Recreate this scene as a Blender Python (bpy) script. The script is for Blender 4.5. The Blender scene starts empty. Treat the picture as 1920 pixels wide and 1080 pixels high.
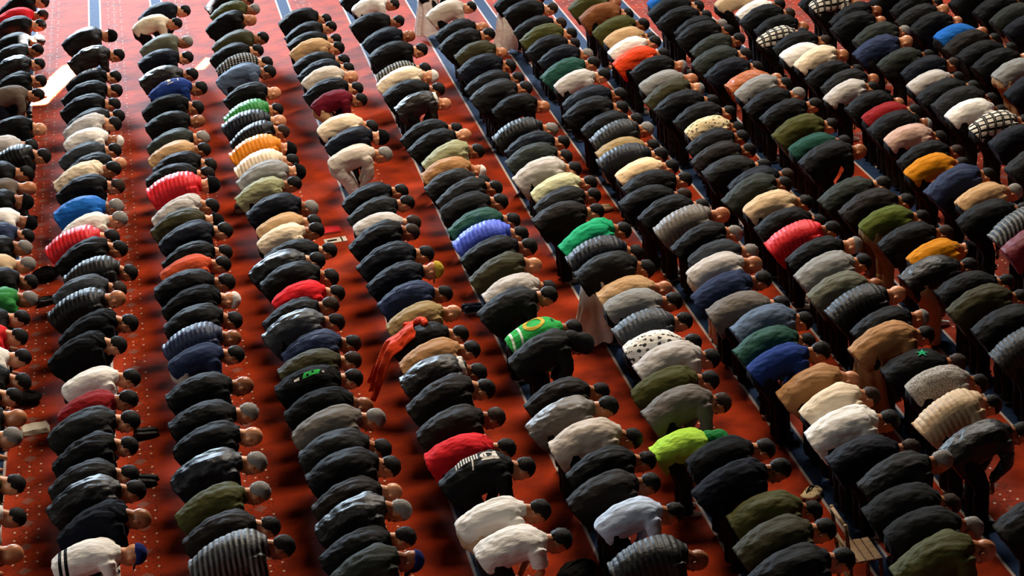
import bpy, math, random
import numpy as np
from mathutils import Vector, Matrix, noise
from mathutils.bvhtree import BVHTree

random.seed(7)
SC = bpy.context.scene
COL = SC.collection
R = math.radians

# ------------------------------------------------------------------ camera
F_PX = 3700.0                       # focal length in pixels of a 1920 px wide frame
CAM_H, CAM_X = 10.632911, 4.062926  # the gallery stands 10.6 m above the carpet
XD = Vector((0.97767785, -0.14627112, 0.15083359))   # world axes seen in camera axes (right, down, forward)
YD = Vector((-0.19684671, -0.38664860, 0.90097405))
UP = Vector((-0.07346689, -0.91055347, -0.40681076))
cam_data = bpy.data.cameras.new('camera')
cam_data.sensor_width = 36.0
cam_data.lens = F_PX / 1920 * 36
cam_data.clip_end = 300
cam = bpy.data.objects.new('camera', cam_data)
COL.objects.link(cam)
rt = Vector((XD[0], YD[0], UP[0])); dn = Vector((XD[1], YD[1], UP[1])); fw = Vector((XD[2], YD[2], UP[2]))
M = Matrix.Identity(4)
for i in range(3):
    M[i][0] = rt[i]; M[i][1] = -dn[i]; M[i][2] = -fw[i]
M[0][3], M[1][3], M[2][3] = CAM_X, 0.0, CAM_H
cam.matrix_world = M
SC.camera = cam

def at(px, py, z=0.0):
    """the point at height z seen through a pixel of the 1920x1080 frame"""
    r = Vector((px - 960, py - 540, F_PX))
    t = (CAM_H - z) / -(r.dot(UP))
    return CAM_X + t * r.dot(XD), t * r.dot(YD)
def to_px(x, y, z):
    v = (x - CAM_X) * XD + y * YD + (z - CAM_H) * UP
    return 960 + F_PX * v[0] / v[2], 540 + F_PX * v[1] / v[2], F_PX / v[2]

# ------------------------------------------------------------------ light
SC.view_settings.view_transform = 'Standard'
SC.view_settings.look = 'None'
SC.view_settings.gamma = 1.0
SC.view_settings.exposure = 0.0
SC.view_settings.use_curve_mapping = False
world = bpy.data.worlds.new('world'); SC.world = world
world.use_nodes = True
world.node_tree.nodes['Background'].inputs[0].default_value = (0.9, 0.85, 0.8, 1)
world.node_tree.nodes['Background'].inputs[1].default_value = 0.008

def area_light(name, loc, target, size, size_y, energy, color, spread=180):
    l = bpy.data.lights.new(name, 'AREA')
    l.shape = 'RECTANGLE'; l.size = size; l.size_y = size_y
    l.energy = energy; l.color = color; l.spread = R(spread)
    o = bpy.data.objects.new(name, l); COL.objects.link(o)
    o.location = loc
    o.rotation_euler = (Vector(target) - Vector(loc)).to_track_quat('-Z', 'Y').to_euler()
    return o
# high windows under the dome, beyond the crowd and on the side it faces
area_light('dome_window_light', (19.0, 45.0, 22.0), (7.5, 24.0, 0.0), 6, 5, 8000, (1.0, 0.94, 0.86))
# chandelier ring hanging over the middle of the hall
area_light('chandelier_light', (8.5, 26.0, 13.0), (7.5, 22.0, 0.0), 5, 5, 2000, (1.0, 0.82, 0.62))
# weak fill lamp added at the left to brighten the sides facing the camera
area_light('side_fill_light', (-7.0, 12.0, 10.0), (7.0, 24.0, 0.5), 5, 5, 480, (1.0, 0.96, 0.9))
# daylight of the tall window beyond the far left rows
area_light('far_window_light', (-1.0, 58.0, 9.0), (4.0, 37.0, 0.0), 3, 6, 2300, (0.66, 0.83, 1.0), 50)
# two shafts of sun that slip past the window frame onto the carpet
def sun_shaft(name, p, q, width, energy):
    a = Vector(at(*p) + (0,)); b = Vector(at(*q) + (0,)); c = (a + b) / 2
    L = bpy.data.lights.new(name, 'AREA'); L.shape = 'RECTANGLE'; L.size = (b - a).length; L.size_y = width
    L.energy = energy; L.color = (1.0, 0.97, 0.93); L.spread = R(0.7)
    o = bpy.data.objects.new(name, L); COL.objects.link(o)
    z = Vector((0.12, 0.2, 1.0)).normalized(); x = (b - a).normalized(); x = (x - z * x.dot(z)).normalized(); y = z.cross(x)
    o.matrix_world = Matrix.Translation(c + z * 14) @ Matrix((x, y, z)).transposed().to_4x4()
sun_shaft('sun_shaft_light', (64, 195), (139, 123), 0.38, 640)
sun_shaft('sun_shaft_light', (374, 129), (404, 99), 0.10, 80)

# ------------------------------------------------------------------ materials
def lin(h):
    v = [int(h[i:i + 2], 16) / 255 for i in (0, 2, 4)]
    return tuple(c / 12.92 if c <= 0.04045 else ((c + 0.055) / 1.055) ** 2.4 for c in v) + (1.0,)
PAL = dict(black='0d0d0e', navyblack='0e111a', charcoal='1c1c1c', slate='303439', brownblack='1b1613', greengrey='272b26',
    olive='42421f', oliveb='35321f', olivegrey='5c5c4e', olivegreen='4d5722', taupe='5f5247', taupegrey='655e57', grey='858583',
    lightgrey='b8b2ad', offwhite='d9d3c9', white='e8e3dc', cream='dfccb0', beige='c6ab88', beigegrey='c1b4a6', tan='b8936a',
    tanbrown='a0754c', khaki='90794f', brown='7c4b2a', rustbrown='a8561f', rust='b84a2c', orange='dc8420', orangered='de431c',
    mustard='bd7813', red='cf2129', darkred='821a1d', maroon='621524', blue='1e62b4', royalnavy='1c3270', navy='232c47',
    denim='4e5d73', lightblue='bccce2', blueviolet='4c62d6', green='2f7d3b', darkgreen='1e443a', emerald='1c9a68',
    brightgreen='2fa24b', lime='aede4c', sage='8e8e6b', palegreen='c2c29c', peach='ecccA2', pinkbeige='bd9c8d',
    skin_a='d6946c', skin_b='bd7a52', skin_c='9a5e3c', hair_dark='100d0c', hair_brown='33231a', hair_grey='8d8984',
    yellow='c2a63c', capnavy='1e2a66', capgreen='1f7f3f', orangecloth='d5401c', wood='8f7558', paper='d9d0bf')
WORDS = dict(navyblack='blackish navy', brownblack='brownish black', greengrey='dark green-grey', oliveb='dark olive',
    olivegrey='olive-grey', olivegreen='olive-green', taupegrey='taupe-grey', lightgrey='light grey', offwhite='off-white',
    beigegrey='greyish beige', tanbrown='tan-brown', rustbrown='rust-brown', rust='rust-red', orangered='orange-red',
    darkred='dark red', royalnavy='royal navy', lightblue='light blue', blueviolet='violet-blue', darkgreen='dark green',
    emerald='emerald green', brightgreen='bright green', lime='lime green', palegreen='pale green', pinkbeige='pinkish beige',
    checker='black-and-white checked', plaid='black-and-white plaid', floral='white floral', patterncream='patterned cream',
    tweed='grey tweed', charcoal='charcoal', slate='slate blue-grey')

class NT:
    """small helper that writes node trees"""
    def __init__(s, name):
        s.m = bpy.data.materials.new(name); s.m.use_nodes = True
        s.t = s.m.node_tree; s.b = s.t.nodes['Principled BSDF']
    def n(s, typ, **kw):
        x = s.t.nodes.new(typ)
        for k, v in kw.items(): setattr(x, k, v)
        return x
    def put(s, sock, v):
        if hasattr(v, 'links') or isinstance(v, bpy.types.NodeSocket): s.t.links.new(v, sock)
        else: sock.default_value = v
    def math(s, op, a, b=None, c=None):
        x = s.n('ShaderNodeMath', operation=op)
        for i, v in enumerate((a, b, c)):
            if v is not None: s.put(x.inputs[i], v)
        return x.outputs[0]
    def mix(s, f, a, b):
        x = s.n('ShaderNodeMix', data_type='RGBA')
        s.put(x.inputs[0], f); s.put(x.inputs[6], a); s.put(x.inputs[7], b)
        return x.outputs[2]
    def noise(s, vec, scale, detail=3.0):
        x = s.n('ShaderNodeTexNoise'); s.put(x.inputs['Vector'], vec)
        x.inputs['Scale'].default_value = scale; x.inputs['Detail'].default_value = detail
        return x.outputs[0]
    def obj(s):
        return s.n('ShaderNodeTexCoord').outputs['Object']
    def xyz(s, vec):
        x = s.n('ShaderNodeSeparateXYZ'); s.put(x.inputs[0], vec); return x.outputs
    def bump(s, h, strength, dist):
        x = s.n('ShaderNodeBump'); x.inputs['Strength'].default_value = strength; x.inputs['Distance'].default_value = dist
        s.put(x.inputs['Height'], h); s.t.links.new(x.outputs[0], s.b.inputs['Normal'])
    def band(s, v, lo, hi):
        return s.math('MULTIPLY', s.math('GREATER_THAN', v, lo), s.math('LESS_THAN', v, hi))

MATS = {}
def fabric(colour, kind='j'):
    """cloth of one colour or pattern; kind p = quilted nylon, l = leather, s = knit, j = woven"""
    key = colour + '_' + kind
    if key in MATS: return MATS[key]
    N = NT('cloth_' + key); o = N.obj(); X = N.xyz(o)
    rough = dict(p=0.55, l=0.5, s=0.9, j=0.72, t=0.85).get(kind, 0.75)
    if colour in ('checker', 'plaid'):
        w = 0.05 if colour == 'checker' else 0.11
        a = N.math('FRACT', N.math('DIVIDE', X[0], w)); b = N.math('FRACT', N.math('DIVIDE', N.math('ADD', X[1], X[2]), w))
        if colour == 'checker':
            f = N.math('MULTIPLY', N.math('GREATER_THAN', a, 0.45), N.math('GREATER_THAN', b, 0.45))
            col = N.mix(f, lin('16171a'), lin('a8a49c'))
        else:
            f = N.math('MULTIPLY', N.math('GREATER_THAN', a, 0.34), N.math('GREATER_THAN', b, 0.34))
            g = N.math('MULTIPLY', N.math('LESS_THAN', N.math('ABSOLUTE', N.math('SUBTRACT', a, 0.17)), 0.05), 0.6)
            col = N.mix(f, N.mix(g, lin('141416'), lin('8a857c')), lin('d8d0c2'))
    elif colour in ('floral', 'patterncream'):
        v = N.n('ShaderNodeTexVoronoi'); N.put(v.inputs['Vector'], o); v.inputs['Scale'].default_value = 15 if colour == 'floral' else 22
        f = N.math('MULTIPLY', N.math('LESS_THAN', N.math('ADD', v.outputs[0], N.math('MULTIPLY', N.noise(o, 30), 0.6)), 0.66), N.math('GREATER_THAN', N.noise(o, 9, 2), 0.46))
        col = N.mix(f, lin('e6e2da' if colour == 'floral' else 'd8c59c'), lin('3b3936' if colour == 'floral' else '6b6252'))
    elif colour == 'tweed':
        col = N.mix(N.math('GREATER_THAN', N.noise(o, 90, 1), 0.5), lin('6f6a65'), lin('b1aba3'))
    elif colour.endswith('_hem'):       # pale knit with two dark bands above the hem
        f = N.math('ADD', N.band(X[0], -0.20, -0.165), N.band(X[0], -0.14, -0.105))
        col = N.mix(f, lin(PAL[colour[:-4]]), lin('17181a'))
    elif colour.endswith('_stripe'):    # quilted jacket with pale stripes across it
        f = N.math('GREATER_THAN', N.math('SINE', N.math('MULTIPLY', X[0], 2 * math.pi / 0.05)), 0.15)
        col = N.mix(f, lin('1c1d1e'), lin('6a6c6c'))
    elif colour == 'brightgreen_shirt':
        f = N.math('ADD', N.band(X[0], -0.23, -0.205), N.band(X[0], -0.13, -0.105))
        col = N.mix(f, lin(PAL['brightgreen']), lin('d8e6d2'))
    else:
        c = lin(PAL[colour])
        col = N.mix(N.noise(o, 9), tuple(v * 0.82 for v in c[:3]) + (1,), tuple(min(1, v * 1.14) for v in c[:3]) + (1,))
    N.put(N.b.inputs['Base Color'], col)
    N.b.inputs['Roughness'].default_value = rough
    N.b.inputs['Sheen Weight'].default_value = 0.0 if kind == 'l' else 0.012
    N.b.inputs['Specular IOR Level'].default_value = dict(l=0.28, p=0.2).get(kind, 0.08)
    N.b.inputs['Sheen Roughness'].default_value = 0.4
    mp = N.n('ShaderNodeMapping'); N.put(mp.inputs['Vector'], o); mp.inputs['Scale'].default_value = (7, 15, 15)
    mp.inputs['Rotation'].default_value = (0.2, 0.5, 0.35)
    wr = N.noise(mp.outputs[0], 1.0, 4)
    N.bump(N.math('ADD', wr, N.math('MULTIPLY', N.noise(o, 160 if kind in 's' else 60, 2), 0.06)), 0.55, 0.035 if kind != 'p' else 0.02)
    MATS[key] = N.m
    return N.m
def skin(c):
    if c in MATS: return MATS[c]
    N = NT(c); o = N.obj(); a = lin(PAL[c])
    N.put(N.b.inputs['Base Color'], N.mix(N.noise(o, 14), tuple(v * 0.85 for v in a[:3]) + (1,), tuple(v * 1.12 for v in a[:3]) + (1,)))
    N.b.inputs['Roughness'].default_value = 0.42
    N.bump(N.noise(o, 120), 0.15, 0.002)
    MATS[c] = N.m; return N.m
def hairmat(c):
    if c in MATS: return MATS[c]
    N = NT(c); o = N.obj(); a = lin(PAL[c])
    N.put(N.b.inputs['Base Color'], N.mix(N.noise(o, 70), tuple(v * 0.6 for v in a[:3]) + (1,), tuple(v * 1.3 for v in a[:3]) + (1,)))
    N.b.inputs['Roughness'].default_value = 0.6; N.b.inputs['Specular IOR Level'].default_value = 0.18
    N.bump(N.noise(o, 90), 0.9, 0.012)
    MATS[c] = N.m; return N.m

# ------------------------------------------------------------------ mesh tools
class MB:
    def __init__(s): s.v = []; s.f = []; s.cuts = [0]
    def parts(s): return list(zip(s.cuts, s.cuts[1:]))
    def add(s, v, f):
        s.cuts.append(s.cuts[-1] + len(f)); o = len(s.v); s.v += [tuple(p) for p in v]; s.f += [tuple(i + o for i in q) for q in f]
    def loft(s, rings):
        n = len(rings[0]); v = [p for r in rings for p in r]; f = []
        for k in range(len(rings) - 1):
            for i in range(n):
                j = (i + 1) % n
                f.append((k * n + i, k * n + j, (k + 1) * n + j, (k + 1) * n + i))
        f.append(tuple(reversed(range(n)))); f.append(tuple(range((len(rings) - 1) * n, len(rings) * n)))
        s.add(v, f)
    def tube(s, pts, rad, n=10, flat=1.0, side=None):
        """round limb through points with a radius at each; flat squeezes it across side"""
        P = [Vector(p) for p in pts]; rings = []
        ref = Vector(side) if side else Vector((0.13, 0.97, 0.21))
        for k, p in enumerate(P):
            t = (P[min(k + 1, len(P) - 1)] - P[max(k - 1, 0)]).normalized()
            a = (ref - t * ref.dot(t)).normalized(); b = t.cross(a)
            rings.append([p + a * (rad[k] * math.cos(w)) + b * (rad[k] * flat * math.sin(w)) for w in (2 * math.pi * i / n for i in range(n))])
        # hemispherical ends keep the tube closed and round
        s.loft(rings)
    def torso(s, rows, n=22):
        """rows of (centre, tangent, half width, top, bottom)"""
        rings = []
        for c, t, ry, rt_, rb in rows:
            c = Vector(c); t = Vector(t).normalized(); y = Vector((0, 1, 0)); u = t.cross(y) * -1
            if u.z < 0 and abs(t.z) < 0.9: u = -u
            r = []
            for i in range(n):
                w = 2 * math.pi * i / n; cw, sw = math.cos(w), math.sin(w)
                e = 0.82
                cw = math.copysign(abs(cw) ** e, cw); sw = math.copysign(abs(sw) ** e, sw)
                r.append(c + y * (ry * cw) + u * ((rt_ if sw > 0 else rb) * sw))
            rings.append(r)
        s.loft(rings)
    def ball(s, c, axes, rad, nu=14, nv=9, cut=None):
        """ellipsoid on three axes; cut(a, u) pulls vertices below a line inside the head"""
        c = Vector(c); rings = []
        for k in range(nv + 1):
            ph = math.pi * k / nv
            ring = []
            for i in range(nu):
                w = 2 * math.pi * i / nu
                q = (math.sin(ph) * math.cos(w) * rad[0], math.sin(ph) * math.sin(w) * rad[1], math.cos(ph) * rad[2])
                if cut: q = cut(q)
                ring.append(c + axes[0] * q[0] + axes[1] * q[1] + axes[2] * q[2])
            rings.append(ring)
        n = nu; v = [rings[0][0]] + [p for r in rings[1:-1] for p in r] + [rings[-1][0]]; f = []
        for i in range(n): f.append((0, 1 + i, 1 + (i + 1) % n))
        for k in range(nv - 2):
            for i in range(n):
                j = (i + 1) % n; a = 1 + k * n
                f.append((a + i, a + n + i, a + n + j, a + j))
        L = len(v) - 1; a = 1 + (nv - 2) * n
        for i in range(n): f.append((a + i, L, a + (i + 1) % n))
        s.add(v, f)
    def box(s, lo, hi):
        x0, y0, z0 = lo; x1, y1, z1 = hi
        s.add([(x0, y0, z0), (x1, y0, z0), (x1, y1, z0), (x0, y1, z0), (x0, y0, z1), (x1, y0, z1), (x1, y1, z1), (x0, y1, z1)],
              [(0, 3, 2, 1), (4, 5, 6, 7), (0, 1, 5, 4), (1, 2, 6, 5), (2, 3, 7, 6), (3, 0, 4, 7)])
    def mesh(s, name, smooth=True):
        m = bpy.data.meshes.new(name); m.from_pydata(s.v, [], s.f); m.update()
        if smooth: m.polygons.foreach_set('use_smooth', [True] * len(m.polygons))
        return m

def fix_normals(m):
    import bmesh
    b = bmesh.new(); b.from_mesh(m); bmesh.ops.recalc_face_normals(b, faces=b.faces[:]); b.to_mesh(m); b.free()

def fuse(name, mb, voxel, smooth=3, disp=None):
    """grow one continuous skin over the closed shapes in mb"""
    m = mb.mesh(name + '_raw'); fix_normals(m)
    o = bpy.data.objects.new('build_tmp', m); COL.objects.link(o)
    r = o.modifiers.new('r', 'REMESH'); r.mode = 'VOXEL'; r.voxel_size = voxel
    if smooth:
        k = o.modifiers.new('s', 'SMOOTH'); k.factor = 0.5; k.iterations = smooth
    dg = bpy.context.evaluated_depsgraph_get()
    out = bpy.data.meshes.new_from_object(o.evaluated_get(dg)); out.name = name
    bpy.data.objects.remove(o); bpy.data.meshes.remove(m)
    if disp:
        nr = [v.normal.copy() for v in out.vertices]
        for v, n in zip(out.vertices, nr): v.co += n * disp(v.co, n)
    out.polygons.foreach_set('use_smooth', [True] * len(out.polygons)); out.update()
    return out

# ------------------------------------------------------------------ the bowing figure
# local axes: x the way the person faces, y to the person's left, z up; heels at x = 0
class Pose:
    def __init__(s, a, hb, bulge=0.035, knee=0.03, hip=-0.11, hipz=0.87, headyaw=0.0):
        s.P = Vector((hip, 0, hipz)); s.a = R(a); s.d = Vector((math.cos(s.a), 0, math.sin(s.a)))
        s.u = Vector((-math.sin(s.a), 0, math.cos(s.a))); s.bulge = bulge; s.L = 0.46
        s.N = s.spine(s.L)
        hb = R(hb); s.H = s.N + 0.158 * Vector((math.cos(hb), 0, math.sin(hb)))
        ha = hb + R(8)
        s.U = Vector((math.cos(ha), math.sin(headyaw) * 0.3, math.sin(ha))).normalized()
        s.S = (Vector((0, 1, 0)) - s.U * s.U.y).normalized(); s.F = s.S.cross(s.U)
        s.knee = knee
    def spine(s, d):
        q = max(0.0, 0.14 - d)
        return s.P + s.d * d + s.u * (s.bulge * math.sin(math.pi * min(max((d + 0.1) / 0.62, 0), 1)) - 0.55 * q * q)
    def tan(s, d):
        return (s.spine(d + 0.01) - s.spine(d - 0.01)).normalized()
    def limbs(s):
        out = {}
        for sg in (1, -1):
            hip = s.P + Vector((0.01, sg * 0.092, -0.03)); knee = Vector((s.knee + 0.02, sg * 0.105, 0.475)); ank = Vector((0.06, sg * 0.10, 0.085))
            sh = s.spine(0.385) + Vector((0, sg * 0.168, 0)) - s.u * 0.02
            wr = Vector((s.knee + 0.125, sg * 0.115, 0.555))
            mid = (sh + wr) / 2 + Vector((0.075, sg * 0.042, -0.01))
            out[sg] = (hip, knee, ank, sh, mid, wr)
        return out

HEAD = 1.1
def head_parts(ps, mb):
    k = HEAD; ax = (ps.F * k, ps.S * k, ps.U * k); H, F, S, U = ps.H, ps.F * k, ps.S * k, ps.U * k
    mb.ball(H + U * 0.03 - F * 0.012, ax, (0.097, 0.077, 0.098))
    mb.ball(H - U * 0.045 + F * 0.022, ax, (0.068, 0.06, 0.078))
    mb.ball(H - U * 0.10 + F * 0.06, ax, (0.026, 0.03, 0.022))          # chin
    mb.ball(H + U * 0.022 + F * 0.072, ax, (0.022, 0.058, 0.018))       # brow
    mb.ball(H - U * 0.022 + F * 0.094, ax, (0.022, 0.015, 0.018))       # nose tip
    mb.tube([H + U * 0.012 + F * 0.082, H - U * 0.02 + F * 0.096], [0.011, 0.016], 8)
    mb.ball(H - U * 0.062 + F * 0.082, ax, (0.013, 0.025, 0.012))       # lips
    for sg in (1, -1):
        mb.ball(H - U * 0.01 - F * 0.008 + S * (0.079 * sg), ax, (0.022, 0.012, 0.034), 8, 6)
        mb.ball(H - U * 0.025 + F * 0.062 + S * (0.042 * sg), ax, (0.026, 0.022, 0.026), 8, 6)
    mb.tube([ps.spine(0.40), ps.N + (H - ps.N) * 0.25 - F * 0.005, H - U * 0.03 - F * 0.02], [0.066, 0.06, 0.058], 12)

def add_eyes(m, ps):
    """eyeballs set into the sockets, with a second material"""
    import bmesh
    if 'eye' not in MATS:
        N = NT('eye'); N.put(N.b.inputs['Base Color'], lin('1a1512')); N.b.inputs['Roughness'].default_value = 0.15; MATS['eye'] = N.m
    m.materials.append(MATS['eye'])
    b = bmesh.new(); b.from_mesh(m)
    for sg in (1, -1):
        c = ps.H + (ps.U * 0.003 + ps.F * 0.078 + ps.S * (0.03 * sg)) * HEAD
        r = bmesh.ops.create_icosphere(b, subdivisions=1, radius=0.0125, matrix=Matrix.Translation(c))
        for v in r['verts']:
            for f in v.link_faces: f.material_index = 1; f.smooth = True
    b.to_mesh(m); b.free()

def hand_parts(mb, wr, sg):
    d = Vector((0.05, 0, -1)).normalized(); y = Vector((0, sg, 0)); nrm = Vector((1, 0, 0))
    p0 = wr + Vector((0.004, 0, -0.01)); p1 = p0 + d * 0.095
    mb.tube([p0 - d * 0.015, p0 + d * 0.03, p0 + d * 0.07, p1], [0.026, 0.036, 0.041, 0.036], 10, 0.42, (0, 1, 0))
    for k, L in enumerate((0.068, 0.078, 0.072, 0.056)):
        off = y * (-0.033 + 0.022 * k)
        a = p1 - d * 0.012 + off; b = a + d * L * 0.45 + off * 0.15; c = b + d * L * 0.32 - nrm * 0.012 + off * 0.1; e = c + d * L * 0.25 - nrm * 0.016
        mb.tube([a, b, c, e], [0.0095, 0.009, 0.0082, 0.006], 7)
    a = p0 + d * 0.02 - y * 0.03; b = a - y * 0.026 + d * 0.028; c = b - y * 0.012 + d * 0.028 - nrm * 0.006
    mb.tube([a, b, c], [0.013, 0.0105, 0.0075], 7)

def make_body(ps, voxel, fine=True):
    mb = MB()
    rows = [(ps.spine(d), ps.tan(d), w, t, t) for d, w, t in ((-0.08, 0.10, 0.08), (0.0, 0.14, 0.095), (0.12, 0.13, 0.09), (0.28, 0.15, 0.095), (0.38, 0.15, 0.08), (0.44, 0.08, 0.06))]
    mb.torso(rows, 14)
    for sg, (hip, knee, ank, sh, mid, wr) in ps.limbs().items():
        mb.tube([hip + Vector((0, -sg * 0.02, 0.03)), hip, (hip + knee) / 2, knee, (knee * 0.6 + ank * 0.4) + Vector((-0.012, 0, 0)), ank], [0.06, 0.068, 0.062, 0.045, 0.046, 0.033], 10)
        mb.tube([ank + Vector((-0.035, 0, -0.045)), ank + Vector((0.02, 0, -0.035)), ank + Vector((0.1, sg * 0.01, -0.055)), ank + Vector((0.165, sg * 0.015, -0.065))], [0.026, 0.036, 0.032, 0.016], 10)
        mb.tube([ank + Vector((0, 0, 0.03)), ank + Vector((0, 0, -0.04))], [0.033, 0.033], 8)
        mb.tube([sh - Vector((0, sg * 0.05, 0)), sh, mid, wr], [0.045, 0.048, 0.038, 0.026], 10)
        hand_parts(mb, wr, sg)
    head_parts(ps, mb)
    return fuse('body', mb, voxel, 2 if fine else 1)

def fold(amp, sx=5.0, sy=13.0, seed=0.0):
    def f(co, n):
        p = Vector((co.x * sx + seed, co.y * sy, co.z * sy + seed))
        return amp * noise.noise(p) + amp * 0.6 * noise.noise(p * 2.3 + Vector((3.1, 0, 0)))
    return f

TORSO = ((-0.165, 0.165, 0.118, 0.150), (-0.10, 0.180, 0.148, 0.160), (0.0, 0.185, 0.148, 0.165), (0.12, 0.178, 0.140, 0.165),
         (0.25, 0.188, 0.138, 0.160), (0.345, 0.202, 0.128, 0.135), (0.40, 0.19, 0.112, 0.112), (0.44, 0.135, 0.09, 0.088),
         (0.475, 0.088, 0.073, 0.07), (0.515, 0.08, 0.068, 0.062))
def make_top(ps, kind, voxel, seed=0.0):
    mb = MB()
    g = dict(j=0.006, p=0.016, s=0.0, t=-0.002, c=0.010, l=0.004, h=0.006, r=0.0, shirt=-0.012).get(kind, 0.0)
    rows = [(ps.spine(d), ps.tan(d), w + g, t + g, b + g * 1.2) for d, w, t, b in TORSO]
    if kind in ('s', 't'): rows = rows[1:]
    if kind in 'jplhcr': rows[0] = (rows[0][0], rows[0][1], 0.186 + g, 0.152 + g, 0.165 + g)   # square-cut hem
    if kind in 'jplhc': rows = [(c, t, w, a, b + (0.055 if i < 5 else 0.02)) for i, (c, t, w, a, b) in enumerate(rows)]   # open fronts hang down
    mb.torso(rows)
    if kind in ('c', 'r'):                # the skirt of a long coat or robe hangs from the seat
        q = ps.P
        hemz = 0.50 if kind == 'c' else 0.06
        rr = []
        for k in range(7):
            f = k / 6; z = q.z + 0.04 - f * (q.z + 0.04 - hemz)
            cx = q.x + 0.0 + 0.10 * min(1, f * 1.5) - (0.10 * f if kind == 'r' else 0.02 * f)
            fl = (0.05 if kind == 'r' else 0.02) * f
            rr.append([Vector((cx + math.cos(w) * (0.165 + fl * 1.6), math.sin(w) * (0.19 + fl), z)) for w in (2 * math.pi * i / 22 for i in range(22))])
        mb.loft(rr)
    for sg, (hip, knee, ank, sh, mid, wr) in ps.limbs().items():
        e = 0.5 * g
        if kind == 't':
            q = sh + (mid - sh) * 0.72
            mb.tube([sh - Vector((0, sg * 0.07, 0)), sh, (sh + q) / 2, q], [0.088, 0.088, 0.082, 0.080], 14)
        else:
            end = mid + (wr - mid) * 0.97
            mb.tube([sh - Vector((0, sg * 0.07, 0)), sh, (sh + mid) / 2, mid, (mid + end) / 2, end, end + (wr - mid).normalized() * 0.01], [0.088 + e, 0.086 + e, 0.074 + e, 0.066 + e, 0.057 + e, 0.046 + e, 0.046 + e], 14)
    if kind == 'p':
        def d(co, n):
            t = (co - ps.P).dot(ps.d)
            w = t if co.z > 0.80 or abs(co.y) < 0.15 else co.z * 1.05
            return 0.011 * (abs(math.sin(math.pi * w / 0.058)) ** 0.7) - 0.005 + 0.003 * noise.noise(co * 14)
    else:
        amp = dict(j=0.012, l=0.014, s=0.010, t=0.013, h=0.012, c=0.014, r=0.012).get(kind, 0.008)
        fo = fold(amp, seed=seed)
        def d(co, n):
            w = fo(co, n)
            if kind in ('c', 'r') and co.z < ps.P.z - 0.05:      # vertical folds in the skirt
                an = math.atan2(co.y, co.x - ps.P.x - 0.05)
                w += 0.016 * math.sin(an * 9 + seed + 2 * noise.noise(co * 3)) * min(1, (ps.P.z - co.z) * 3)
            return w
    return fuse(dict(j='jacket', p='puffer_jacket', s='sweater', t='shirt', h='hoodie', c='coat', l='jacket', r='robe')[kind], mb, voxel, 3, d)

def make_robe(ps, seed=0.0):
    """the skirt of a long robe, hanging from the seat to the ankles"""
    mb = MB(); q = ps.P; rr = []
    for k in range(9):
        f = k / 8; z = q.z + 0.09 - f * (q.z + 0.09 - 0.10)
        cx = q.x + 0.02 + 0.03 * math.sin(math.pi * f * 0.8) - 0.03 * f
        rr.append([Vector((cx + math.cos(w) * (0.155 + 0.085 * f) - (0.05 * f if math.cos(w) < 0 else 0), math.sin(w) * (0.175 + 0.07 * f), z)) for w in (2 * math.pi * i / 24 for i in range(24))])
    mb.loft(rr)
    def d(co, n):
        an = math.atan2(co.y, co.x - q.x)
        return (0.02 * math.sin(an * 9 + 2.5 * noise.noise(co * 3)) + 0.006 * noise.noise(co * 11)) * min(1, max(0, (q.z + 0.05 - co.z) * 2.2))
    return fuse('robe', mb, 0.02, 2, d)

def make_trousers(ps, voxel, seed=0.0):
    mb = MB()
    rows = [(ps.spine(d), ps.tan(d), w, t, t + 0.005) for d, w, t in ((-0.145, 0.085, 0.07), (-0.12, 0.14, 0.11), (-0.06, 0.170, 0.130), (0.03, 0.168, 0.125), (0.12, 0.155, 0.115))]
    mb.torso(rows, 18)
    for sg, (hip, knee, ank, sh, mid, wr) in ps.limbs().items():
        mb.ball(ps.P + Vector((-0.055, sg * 0.078, -0.045)), (Vector((1, 0, 0)), Vector((0, 1, 0)), Vector((0, 0, 1))), (0.105, 0.095, 0.115))
        lo = ank + Vector((-0.005, 0, 0.0))
        mb.tube([hip + Vector((0, 0, 0.05)), hip + Vector((-0.005, 0, -0.06)), hip * 0.5 + knee * 0.5, knee, knee * 0.5 + lo * 0.5, lo + Vector((0, 0, 0.02)), lo + Vector((0, 0, -0.035))],
                [0.095, 0.110, 0.100, 0.086, 0.082, 0.078, 0.080], 14)
    fo = fold(0.010, 13.0, 7.0, seed)
    return fuse('trousers', mb, voxel, 3, fo)

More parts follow.
